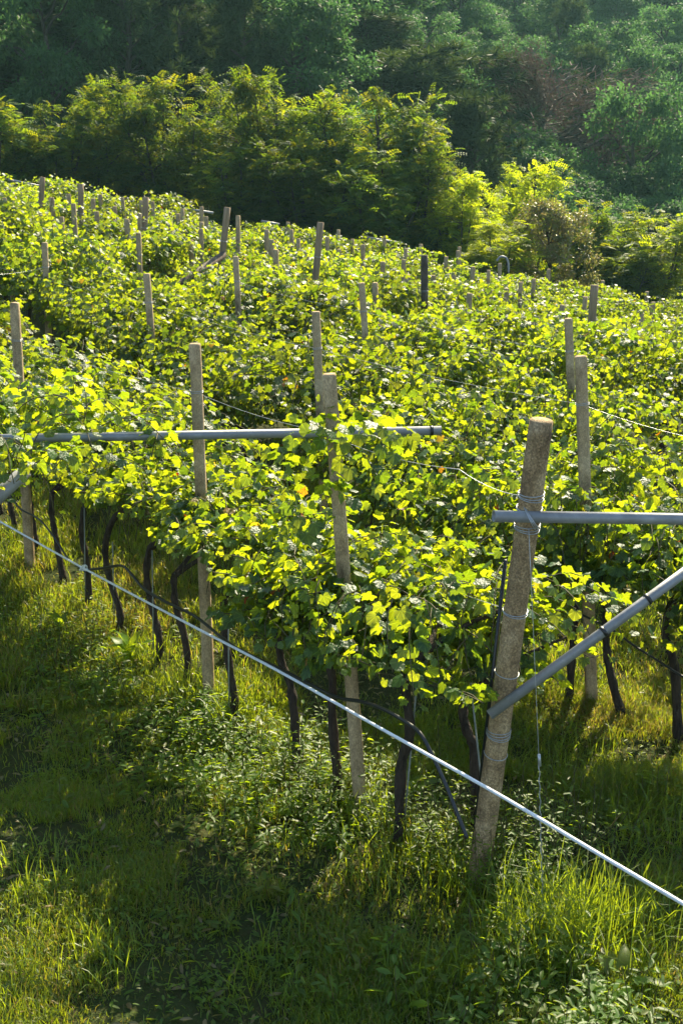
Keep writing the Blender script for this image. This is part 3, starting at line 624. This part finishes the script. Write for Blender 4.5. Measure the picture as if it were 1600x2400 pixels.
# ------------------------------------------------------------------ trees
def limb_path(a, bb, g, bow=.12, n=5):
    a=np.asarray(a,float); bb=np.asarray(bb,float); L=np.linalg.norm(bb-a); t=np.linspace(0,1,n)[:,None]
    P=a+(bb-a)*t; P[:,2]+= bow*L*np.sin(t[:,0]*math.pi); P[1:-1]+=g.normal(0,.03*L,(n-2,3)); return P
def make_tree(seed, kind, H, Wd):
    """unit: metres; returns trunk mesh and crown mesh"""
    g = np.random.default_rng(seed); wood = MB(); pos=[];tip=[];nrm=[];siz=[];tin=[]
    tr = np.array([[0,0,-.4],[g.normal(0,.1),g.normal(0,.1),H*.25],[g.normal(0,.2),g.normal(0,.2),H*.5],[g.normal(0,.25),g.normal(0,.25),H*.78],[g.normal(0,.3),g.normal(0,.3),H*.95]])
    trs = spline(tr,5); r0 = .022*H; wood.tube(trs, np.linspace(r0,r0*.15,len(trs)), 8, wob=.08)
    def tp(f): return trs[int(f*(len(trs)-1))]
    if kind == 'locust':
        tpl = 'diamond'; K = 7                                 # several upright stems, each with flat layered sprays of pinnate leaves
        for L_ in range(K):
            a = L_*2.4+g.uniform(-.4,.4); rad = Wd*.5*(0.12 if L_==0 else g.uniform(.35,.72)); top = np.array([math.cos(a)*rad, math.sin(a)*rad, H*(1.0 if L_==0 else g.uniform(.62,.98))])
            base = np.array([math.cos(a)*.12, math.sin(a)*.12, -.3]); sp = spline([base, base+(top-base)*[.25,.25,.4], base+(top-base)*[.75,.75,.75], top],6)
            wood.tube(sp, np.linspace(.075,.014,len(sp)), 6, cap=False)
            for lv in np.concatenate([g.uniform(.28,.95,9),[1.0]]):
                c0 = sp[int(lv*(len(sp)-1))]; rr_ = g.uniform(.7,1.3)*(1.0 if lv<.85 else .6)*(1.15-.35*lv)
                for _b in range(3):
                    aa = g.uniform(0,2*math.pi); e = c0+np.array([math.cos(aa)*rr_*g.uniform(.5,1), math.sin(aa)*rr_*g.uniform(.5,1), g.uniform(-.12,.62)])
                    P = limb_path(c0, e, g, .08); wood.tube(P, np.linspace(.018,.006,len(P)), 4, cap=False)
                    for _ in range(13):
                        u0 = g.uniform(.3,1.05); st = c0+(e-c0)*u0+g.normal(0,.16,3); d = norm((e-c0)*.7+g.normal(0,.6,3)*[1,1,.7]+np.array([0,0,.12])); Lf = g.uniform(.3,.5)
                        up = norm(np.array([0,0,1.0])+g.normal(0,.5,3)); sdv = norm(np.cross(d,up)); tt = g.uniform(0,1)
                        for s_ in range(5):
                            u = (s_+.7)/5
                            for sg in (-1,1):
                                pos.append(st+d*Lf*u+np.array([0,0,-.30*Lf*u*u])); tip.append(sdv*sg+d*.35+np.array([0,0,-.2])); nrm.append(up+g.normal(0,.2,3)); siz.append(.14*(1.1-.4*u)); tin.append(tt)
    elif kind == 'broad':
        nb = 46; tpl = 'diamond'
        for i in range(nb):
            f = g.uniform(.15,1.0); a = g.uniform(0,2*math.pi); rad = Wd*.5*math.sqrt(max(.05,1-((f-.5)/.56)**2))*g.uniform(.55,1.05)
            c = np.array([math.cos(a)*rad, math.sin(a)*rad, H*f*.97]); P = limb_path(tp(max(.1,f*.75)), c, g, .08)
            if i%2==0: wood.tube(P, np.linspace(.07,.015,len(P)), 5, cap=False)
            cs = g.uniform(.45,.85)
            n_ = 330; dv = norm(g.normal(0,1,(n_,3))); rr_ = cs*g.uniform(.35,1.1,n_)[:,None]; pp_ = c+dv*rr_*[1.15,1.15,.75]
            for q in range(n_):
                pos.append(pp_[q]); tip.append(dv[q]+g.normal(0,.6,3)+np.array([0,0,-.3])); nrm.append(np.array([0,0,.6])+dv[q]*.9+g.normal(0,.4,3)); siz.append(g.uniform(.13,.25)); tin.append(g.random())
    elif kind == 'pine':
        nb = 60; tpl = 'needle'
        for i in range(nb):
            f = g.uniform(.22,1.0); a = g.uniform(0,2*math.pi); rad = Wd*.5*(1.12-f)**.55*g.uniform(.55,1.1)
            c = np.array([math.cos(a)*rad, math.sin(a)*rad, H*f+.05*H*g.uniform(-.2,.8)]); P = limb_path(tp(min(.98,f*.92)), c, g, .03)
            wood.tube(P, np.linspace(.05,.012,len(P)), 5, cap=False)
            for q in range(7):
                cc = P[-1]*(1-.10*q)+P[0]*.10*q+g.normal(0,.28,3)*[1,1,.45]
                dv = norm(g.normal(0,1,(40,3))+[0,0,.45])
                for v in dv: pos.append(cc); tip.append(v); nrm.append(norm(g.normal(0,1,3))); siz.append(g.uniform(.3,.5)); tin.append(g.random())
    elif kind == 'dead':
        nb = 46; tpl = 'needle'
        for i in range(nb):
            f = g.uniform(.2,1.0); a = g.uniform(0,2*math.pi); rad = Wd*.5*math.sqrt(max(.08,1-((f-.5)/.56)**2))*g.uniform(.7,1.05)
            c = np.array([math.cos(a)*rad, math.sin(a)*rad, H*f]); P = limb_path(tp(max(.1,f*.8)), c, g, .1)
            wood.tube(P, np.linspace(.06,.012,len(P)), 5, cap=False)
            for q in range(300):
                j = g.uniform(.25,1); cc = P[0]+(P[-1]-P[0])*j+g.normal(0,.30,3)
                pos.append(cc); tip.append(norm(c-tp(f*.8))+g.normal(0,.6,3)); nrm.append(norm(g.normal(0,1,3))); siz.append(g.uniform(.14,.34)); tin.append(g.random())
    mt = {'locust':M['locust'],'broad':M['broad'],'pine':M['pine'],'dead':M['dead']}[kind]
    V,F,t = place_leaves(TPL[tpl], np.array(pos),np.array(tip),np.array(nrm),np.array(siz),np.array(tin))
    if kind == 'dead': wood_m = M['dead']
    return wood.mesh('trunk', M['treebark']), npmesh('crown',V,F,mt,t)
LOC = [make_tree(10+i,'locust',6.0,4.6) for i in range(4)]
BRD = [make_tree(30+i,'broad',7.5,5.6) for i in range(4)]
PIN = [make_tree(50+i,'pine',10.0,6.0) for i in range(3)]
DED = [make_tree(70,'dead',8.0,7.5)]
TAN_ = (LOC[0][0], None)
def tree(name, me, p, rz, sc, label, group, cat='tree', mat=None):
    o = bpy.data.objects.new(name,None); o.empty_display_size=.2; C.objects.link(o); o.location = tuple(float(v) for v in p); o.rotation_euler=(0,0,rz); o.scale = sc if not np.isscalar(sc) else (sc,)*3
    tag(o,label,cat,group); link('trunk',me[0],o); link('crown',me[1],o); return o
def tree_at(name, me, H0, px, py, Y, wpx, W0, label, group, cat='tree'):
    """crown top at a photo pixel, Y metres away, crown about wpx photo pixels wide"""
    t = at(px,py,Y); zb = tz(t[0],Y); h = max(t[2]-zb, 1.2)
    co = np.empty(len(me[1].vertices)*3,np.float32); me[1].vertices.foreach_get('co',co); co = co.reshape(-1,3)
    H0 = float(np.percentile(co[:,2],99.7)); W0 = 2*float(np.percentile(np.abs(co[:,0]),96)); wd = wpx*Y/FPX/W0
    return tree(name, me, (t[0],Y,zb), R.uniform(0,6.28), (wd,wd,h/H0), label, group, cat)
loc = [ # crown top px, py, Y, width px
 (-40,200,37,260,'locust tree cut by the left edge of the line of locusts'),
 (110,228,38,240,'locust tree just above the two leftmost round posts'),
 (240,175,40,260,'locust tree with a pointed top tuft, left part of the tree line'),
 (385,160,39,280,'broad locust tree with a two-humped lit top, left of the yellow glowing gap'),
 (565,220,42,230,'lower locust tree with olive top beside the yellow glowing gap'),
 (640,158,38,270,'tallest locust tree rising above the middle of the tree line'),
 (760,222,38.5,300,'dense locust tree right of the tallest one'),
 (880,200,37.5,320,'big dark locust tree with bright golden upper leaves'),
 (985,250,37,260,'locust tree at the right end of the line, drooping over the field edge'),
]
for i,(px,py,Y,wpx,lab) in enumerate(loc):
    tree_at('locust_tree', LOC[i%4], 6.0, px, py+16, Y, wpx*.84, 4.6, lab, 'locust trees along the far vineyard edge')
und = [(560,340,36.5,220,'thin locust sapling standing in the glowing gap'),
       (720,330,36,220,'low locust sapling left of the big dark locust'),(880,360,35.5,240,'low dark locust sapling at the foot of the big locust'),(450,300,43,240,'sunlit yellow locust sapling behind the gap in the trees')]
for i,(px,py,Y,wpx,lab) in enumerate(und):
    tree_at('locust_sapling', LOC[(i+2)%4], 6.0, px, py, Y, wpx*1.1, 4.6, lab, 'low locusts under the tree line')
bush = [(1090,410,36,170,'bright yellow green locust bush right of the tree line end'),(1160,520,33,190,'glowing lime locust bush lowest at the field edge'),
        (1245,385,40,200,'slender locust with layered lit tufts above the tan shrub'),(1390,480,37,220,'olive locust bush behind the rightmost round post'),
        (1545,500,36,260,'feathery locust tree at the right edge above the far vines'),(1460,560,35.5,220,'low shaded locust bush left of the feathery right-edge tree'),(1100,570,34.5,150,'low green locust bush behind the far vines')]
for i,(px,py,Y,wpx,lab) in enumerate(bush):
    lm = LOC[(i+1)%4]
    if i in (0,1,2,4,6): lm = (lm[0], lm[1].copy()); lm[1].materials.clear(); lm[1].materials.append(M['lime'])  # bushes meant to look sunlit take the brightened leaf colour
    tree_at('locust_bush', lm, 6.0, px, py, Y, wpx*.95, 4.6, lab, 'locust bushes at the right of the field edge')
# the pale tan shrub
tanc = npmesh('crown', np.zeros((1,3)), np.zeros((0,3),int), M['tan']) if False else BRD[1][1].copy(); tanc.materials.clear(); tanc.materials.append(M['tan'])
tree_at('tan_shrub', (BRD[1][0],tanc), 7.5, 1290, 470, 34, 190, 5.6, 'pale tan shrub with small dry leaves among the green bushes', None, 'shrub')
# the hillside wood: big trees picked out first
bigt = [('pine_tree',PIN[0],10,300,-60,62,260,6,'dark pine at the top left behind the tree line'),('broad_tree',BRD[0],7.5,180,110,58,250,5.6,'rounded dark tree above the left locusts'),
 ('broad_tree',BRD[1],7.5,560,10,60,280,5.6,'big bluish tree at the top, left of centre'),('pine_tree',PIN[1],10,700,30,62,260,6,'dark pine top centre left'),('pine_tree',PIN[2],10,850,40,66,240,6,'dark pine right of the big bluish tree'),
 ('pine_tree',PIN[0],10,980,110,60,300,6,'spreading pine behind the right end of the locusts'),('broad_tree',BRD[2],7.5,1010,150,62,230,5.6,'olive lit tree above the end of the locust line'),
 ('pine_tree',PIN[1],10,1130,130,64,260,6,'dark pine left of the bare brown tree'),('dead_tree',DED[0],8,1310,132,66,400,7.5,'bare brown leafless tree on the right slope'),
 ('broad_tree',BRD[3],7.5,1210,300,62,220,5.6,'green tree in front of the bare brown tree'),('broad_tree',BRD[0],7.5,1510,200,60,240,5.6,'tall lit green tree near the right edge'),
 ('broad_tree',BRD[2],7.5,1590,290,64,230,5.6,'green tree cut by the right edge'),('broad_tree',BRD[1],7.5,1440,400,60,260,5.6,'dark shaded tree below the bare brown tree'),('broad_tree',BRD[3],7.5,1560,390,60,250,5.6,'dark shaded tree below the right edge green tree'),
 ('broad_tree',BRD[0],7.5,1110,370,58,200,5.6,'dark green tree behind the bright bushes'),('broad_tree',BRD[2],7.5,1330,410,60,230,5.6,'dark tree behind the tan shrub'),
 ('pine_tree',PIN[2],10,40,-20,58,260,6,'dark pine in the upper left corner'),('broad_tree',BRD[3],7.5,30,160,54,230,5.6,'teal shaded tree at the left edge above the locusts'),
 ('broad_tree',BRD[2],7.5,420,130,56,240,5.6,'dark tree rising behind the two-humped locust')]
for nme,me,H0,px,py,Y,wpx,W0,lab in bigt:
    tree_at(nme,me,H0,px,py,Y,wpx*1.15,W0,lab,'big trees at the foot of the wooded slope')
nf = 0
Yc = 52.0
while Yc < 150:
    stp = 3.6+Yc*.014
    xx = -.33*Yc*1.25-6
    while xx < .33*Yc*1.25+6:
        x = xx+R.uniform(-1.4,1.4); y = Yc+R.uniform(-1.5,1.5); xx += stp*1.05
        z = tz(x,y); hh = R.uniform(6.5,10)
        ppx,ppy = project(np.array([x,y,z+hh])); 
        if ppy < -420 or nf >= 290: continue
        left = x < -3+.05*y
        pine = R.random() < (.45 if left else .12)
        if pine: me = PIN[int(R.integers(3))]; sc = hh/10; s3 = (sc*R.uniform(.85,1.2),)*2+(sc*1.05,)
        else: me = BRD[int(R.integers(4))]; sc = hh/7.5*.85; s3 = (sc*R.uniform(.85,1.25),)*2+(sc*R.uniform(.85,1.1),)
        tree('pine_tree' if pine else 'broad_tree', me, (x,y,z), R.uniform(0,6.28), s3,
             ('dark pine among the shaded trees of the left slope' if left else 'dark pine among the hazy trees of the far slope') if pine else
             ('dark leafy tree in the shaded wood of the left slope' if left else 'hazy green tree in the wood of the far right slope'),
             'pines of the hillside wood' if pine else 'leafy trees of the hillside wood'); nf += 1
    Yc += stp*.95
print('forest', nf)

# ------------------------------------------------------------------ grass and weeds
def scatter(n, y0, y1, dens):
    Y = np.sqrt(R.uniform(y0*y0, y1*y1, n*3)); D = Y*.958+1.08; X = R.uniform(-1,1,len(Y))*(D*.355+1.1)
    k = R.random(len(Y)) < dens(X,Y); X=X[k][:n]; Y=Y[k][:n]; return X,Y
def blades(X, Y, h, wd, tint):
    n = len(X); Z = ter(X,Y)-.01; a = R.uniform(0,2*math.pi,n); ln = R.uniform(.15,.85,n)
    dx = np.cos(a); dy = np.sin(a); sa = a+math.pi/2+R.normal(0,.5,n); sx=np.cos(sa)*wd/2; sy=np.sin(sa)*wd/2
    V = np.empty((n,7,3))
    for i,(t,wf) in enumerate(((0,.7),(.45,1.0),(.8,.7))):
        cx = X+dx*ln*h*t**1.8; cy=Y+dy*ln*h*t**1.8; cz=Z+h*(t-.28*ln*t**2.5)
        V[:,i*2]=np.stack([cx-sx*wf,cy-sy*wf,cz],-1); V[:,i*2+1]=np.stack([cx+sx*wf,cy+sy*wf,cz],-1)
    V[:,6]=np.stack([X+dx*ln*h,Y+dy*ln*h,Z+h*(1-.28*ln-.15*ln**2)],-1)
    b=(np.arange(n)*7)[:,None]; Q=np.concatenate([b+[0,1,3,2],b+[2,3,5,4]]); T=b+[4,5,6]
    return V.reshape(-1,3), Q, T, np.concatenate([tint,tint]), tint
def gdens(X,Y):
    n_ = vnoise(X*1.6,Y*1.6,11)*.6+vnoise(X*5,Y*5,12)*.4
    return np.clip((n_-.36)*3.2,.03,1)
gm = MB(); 
def addb(n,y0,y1,hfun,wd):
    X,Y = scatter(n,y0,y1,gdens); n_=len(X)
    pn = vnoise(X*1.1,Y*1.1,21); h = hfun(X,Y)*R.uniform(.55,1.35,n_)
    ti = np.clip(.35+.5*(pn-.3)+R.normal(0,.18,n_),.0,1); ti = np.where(R.random(n_)<.08+.5*np.clip(.42-vnoise(X*1.3,Y*1.3,61),0,1), R.uniform(0,.14,n_), ti)
    V,Q,T,tq,tt = blades(X,Y,h,wd*R.uniform(.6,1.4,n_),ti)
    gm.q.append(Q+gm.n); gm.qt.append(tq); gm.t.append(T+gm.n); gm.tt.append(tt); gm.v.append(V); gm.n += len(V)
addb(265000,3.3,8.0, lambda X,Y: .035+.11*vnoise(X*1.9,Y*1.9,31)**1.6, .0042)
addb(140000,7.5,13.5, lambda X,Y: .07+.12*vnoise(X*1.9,Y*1.9,31), .0065)
# taller tussocks: around the end post and here and there
def tuss(cx,cy,n,rad,h,wd=.006,ti=(.4,.95)):
    X = cx+R.normal(0,rad,n); Y = cy+R.normal(0,rad,n); V,Q,T,tq,tt = blades(X,Y,h*R.uniform(.5,1.25,n),np.full(n,wd),R.uniform(*ti,n))
    gm.q.append(Q+gm.n); gm.qt.append(tq); gm.t.append(T+gm.n); gm.tt.append(tt); gm.v.append(V); gm.n += len(V)
for px,py,n,rad,h in [(1300,2190,260,.16,.42),(1400,2200,260,.15,.40),(1250,2250,160,.14,.36),(1480,2180,160,.14,.34),(1180,2150,160,.14,.34),(1050,2100,160,.14,.3),(900,2080,120,.14,.28),
    (1010,2330,120,.10,.22),(560,1700,120,.12,.3),(430,1640,120,.12,.3),(340,1560,90,.1,.3),(1500,1960,160,.2,.26),(1330,1800,160,.2,.22),(850,1950,120,.12,.26),(250,2260,120,.12,.22),(620,2300,120,.14,.2),(100,2050,100,.14,.2)]:
    p = ground_hit(px,py); tuss(p[0],p[1],n,rad,h)
for _ in range(330):
    X,Y = scatter(1,3.6,11,lambda X,Y: np.ones_like(X)); tuss(X[0],Y[0],int(R.integers(20,70)),R.uniform(.03,.08),R.uniform(.06,.17),.005)
tag(link('grass', gm.mesh('grass', M['grass'], smooth=False, tint=True)), 'uneven green grass covering the ground between the vine rows','grass',kind='stuff')
# leafy weeds
pos=[];tip=[];nrm=[];siz=[];tin=[]; ws = MB()
def weed(x,y,h,nl,s):
    z = tz(x,y); lean = R.normal(0,.22,2); tt=R.uniform(.2,1)
    for i in range(nl):
        f = (i+.6)/nl; c = np.array([x+lean[0]*h*f, y+lean[1]*h*f, z+h*f]); a = i*2.4+R.uniform(-.5,.5)
        d = np.array([math.cos(a),math.sin(a),R.uniform(-.25,.45)]); pos.append(c+d*R.uniform(.005,.05)); tip.append(d); nrm.append(np.array([0,0,1.0])+SUN*.3+R.normal(0,.35,3)); siz.append(s*R.uniform(.6,1.3)*(1.1-.5*f)); tin.append(np.clip(tt+R.normal(0,.12),0,1))
    ws.tube(np.array([[x,y,z-.01],[x+lean[0]*h,y+lean[1]*h,z+h]]),.002,3,cap=False)
for _ in range(1450):                                           # band of weeds along the foot of the first row
    s_ = R.uniform(-2.5,8.5); n_ = ROW0+R.normal(-.35,.34); p = N*n_+U*s_
    if vnoise(p[0]*2.2,p[1]*2.2,41) < .36: continue
    weed(p[0],p[1],R.uniform(.05,.27),int(R.integers(8,20)),R.uniform(.05,.10))
for _ in range(2600):
    X,Y = scatter(1,3.4,7.5,lambda X,Y: np.ones_like(X))
    if vnoise(X[0]*1.5,Y[0]*1.5,44) > .42: weed(X[0],Y[0],R.uniform(.02,.09),int(R.integers(5,11)),R.uniform(.03,.065))
for _ in range(350):
    s_ = R.uniform(-3,4.0); n_ = ROW0+PITCHROW+R.normal(-.3,.4); p = N*n_+U*s_; weed(p[0],p[1],R.uniform(.1,.3),int(R.integers(6,14)),R.uniform(.04,.08))
for px,py,sp,n_,h in [(1150,2080,.14,60,.45),(1230,2050,.16,50,.5),(1330,2020,.16,40,.5),(640,1800,.25,60,.35),(800,1900,.22,60,.4),(1010,2010,.2,60,.4),(160,1480,.35,60,.3)]:
    p = ground_hit(px,py)
    for _ in range(n_): weed(p[0]+R.normal(0,sp),p[1]+R.normal(0,sp),h*R.uniform(.5,1.1),int(R.integers(10,24)),R.uniform(.035,.07))
V,F,t = place_leaves(TPL['oval'],np.array(pos),np.array(tip),np.array(nrm),np.array(siz),np.array(tin))
wo_ = tag(link('weeds', npmesh('weeds',V,F,M['weed'],t)), 'leafy weeds growing thickly along the foot of the front vines','weeds',kind='stuff')
link('stems', ws.mesh('stems',M['stem']), wo_)
X,Y = scatter(2600,3.4,10,lambda X,Y: np.clip(1.2-1.6*vnoise(X*1.6,Y*1.6,11),.05,1)); n_ = len(X); a = R.uniform(0,6.28,n_)
V,F,t = place_leaves(TPL['oval'], np.stack([X,Y,ter(X,Y)+R.uniform(.01,.05,n_)],-1), np.stack([np.cos(a),np.sin(a),R.normal(0,.25,n_)],-1), np.array([0,0,1.0])+R.normal(0,.3,(n_,3)), R.uniform(.02,.075,n_), R.uniform(0,.45,n_))
tag(link('fallen_leaves', npmesh('fallen_leaves',V,F,M['tan'],t)), 'dry fallen leaves and thatch among the grass','leaf litter',kind='stuff')
# single large-leaved dock plants
def dock(px,py,nl,s,label,up=.7):
    p = ground_hit(px,py); pos=[];tip=[];nrm=[];siz=[];tin=[]
    for i in range(nl):
        a = i*2.4+R.uniform(-.4,.4); d = np.array([math.cos(a),math.sin(a),up*R.uniform(.3,1.4)]); pos.append(np.array([0,0,.01])+d*.02); tip.append(d); nrm.append(np.array([0,0,1.0])-d*.3+R.normal(0,.15,3)); siz.append(s*R.uniform(.7,1.2)); tin.append(R.uniform(.2,1))
    V,F,t = place_leaves(TPL['lance'],np.array(pos),np.array(tip),np.array(nrm),np.array(siz),np.array(tin))
    o = link('dock_plant', npmesh('dock_plant',V,F,M['weed'],t,smooth=True), None, p); tag(o,label,'weed','dock plants with large leaves in the grass')
dock(1450,2330,10,.20,'large dark leaved dock plant at the bottom right corner')
dock(1330,2300,9,.18,'dock plant with broad leaves left of the bottom right corner one')
dock(1110,2250,8,.16,'dock plant in the grass below the leaning round post')
dock(305,1560,10,.24,'upright dock plant with narrow glowing leaves in the left weeds',1.6)
dock(140,1490,8,.20,'small upright dock plant in the weeds left of the rope knot',1.6)
dock(960,1880,8,.2,'dock plant at the foot of the trunk crossed by the arched hose',1.2)

# ------------------------------------------------------------------ haze between the vineyard and the far slope
hm, ht = newmat('pale_haze'); pv = nd(ht,'ShaderNodeVolumePrincipled'); pv.inputs['Density'].default_value = .0003
pv.inputs['Color'].default_value = (.50,.95,1.0,1); pv.inputs['Anisotropy'].default_value = .35
ho = nd(ht,'ShaderNodeOutputMaterial'); ht.links.new(pv.outputs[0], ho.inputs['Volume'])
x0,x1,y0,y1,z0,z1 = -262,262,-62,332,-30,240
z1 = float(GZ.max())+20
HV = np.array([[x,y,z] for z in (z0,z1) for y in (y0,y1) for x in (x0,x1)],float)
HF = np.array([[0,2,3,1],[4,5,7,6],[0,1,5,4],[2,6,7,3],[0,4,6,2],[1,3,7,5]])
tag(link('haze', npmesh('haze',HV,HF,hm)), 'thin pale haze hanging over the valley', 'haze', kind='stuff')
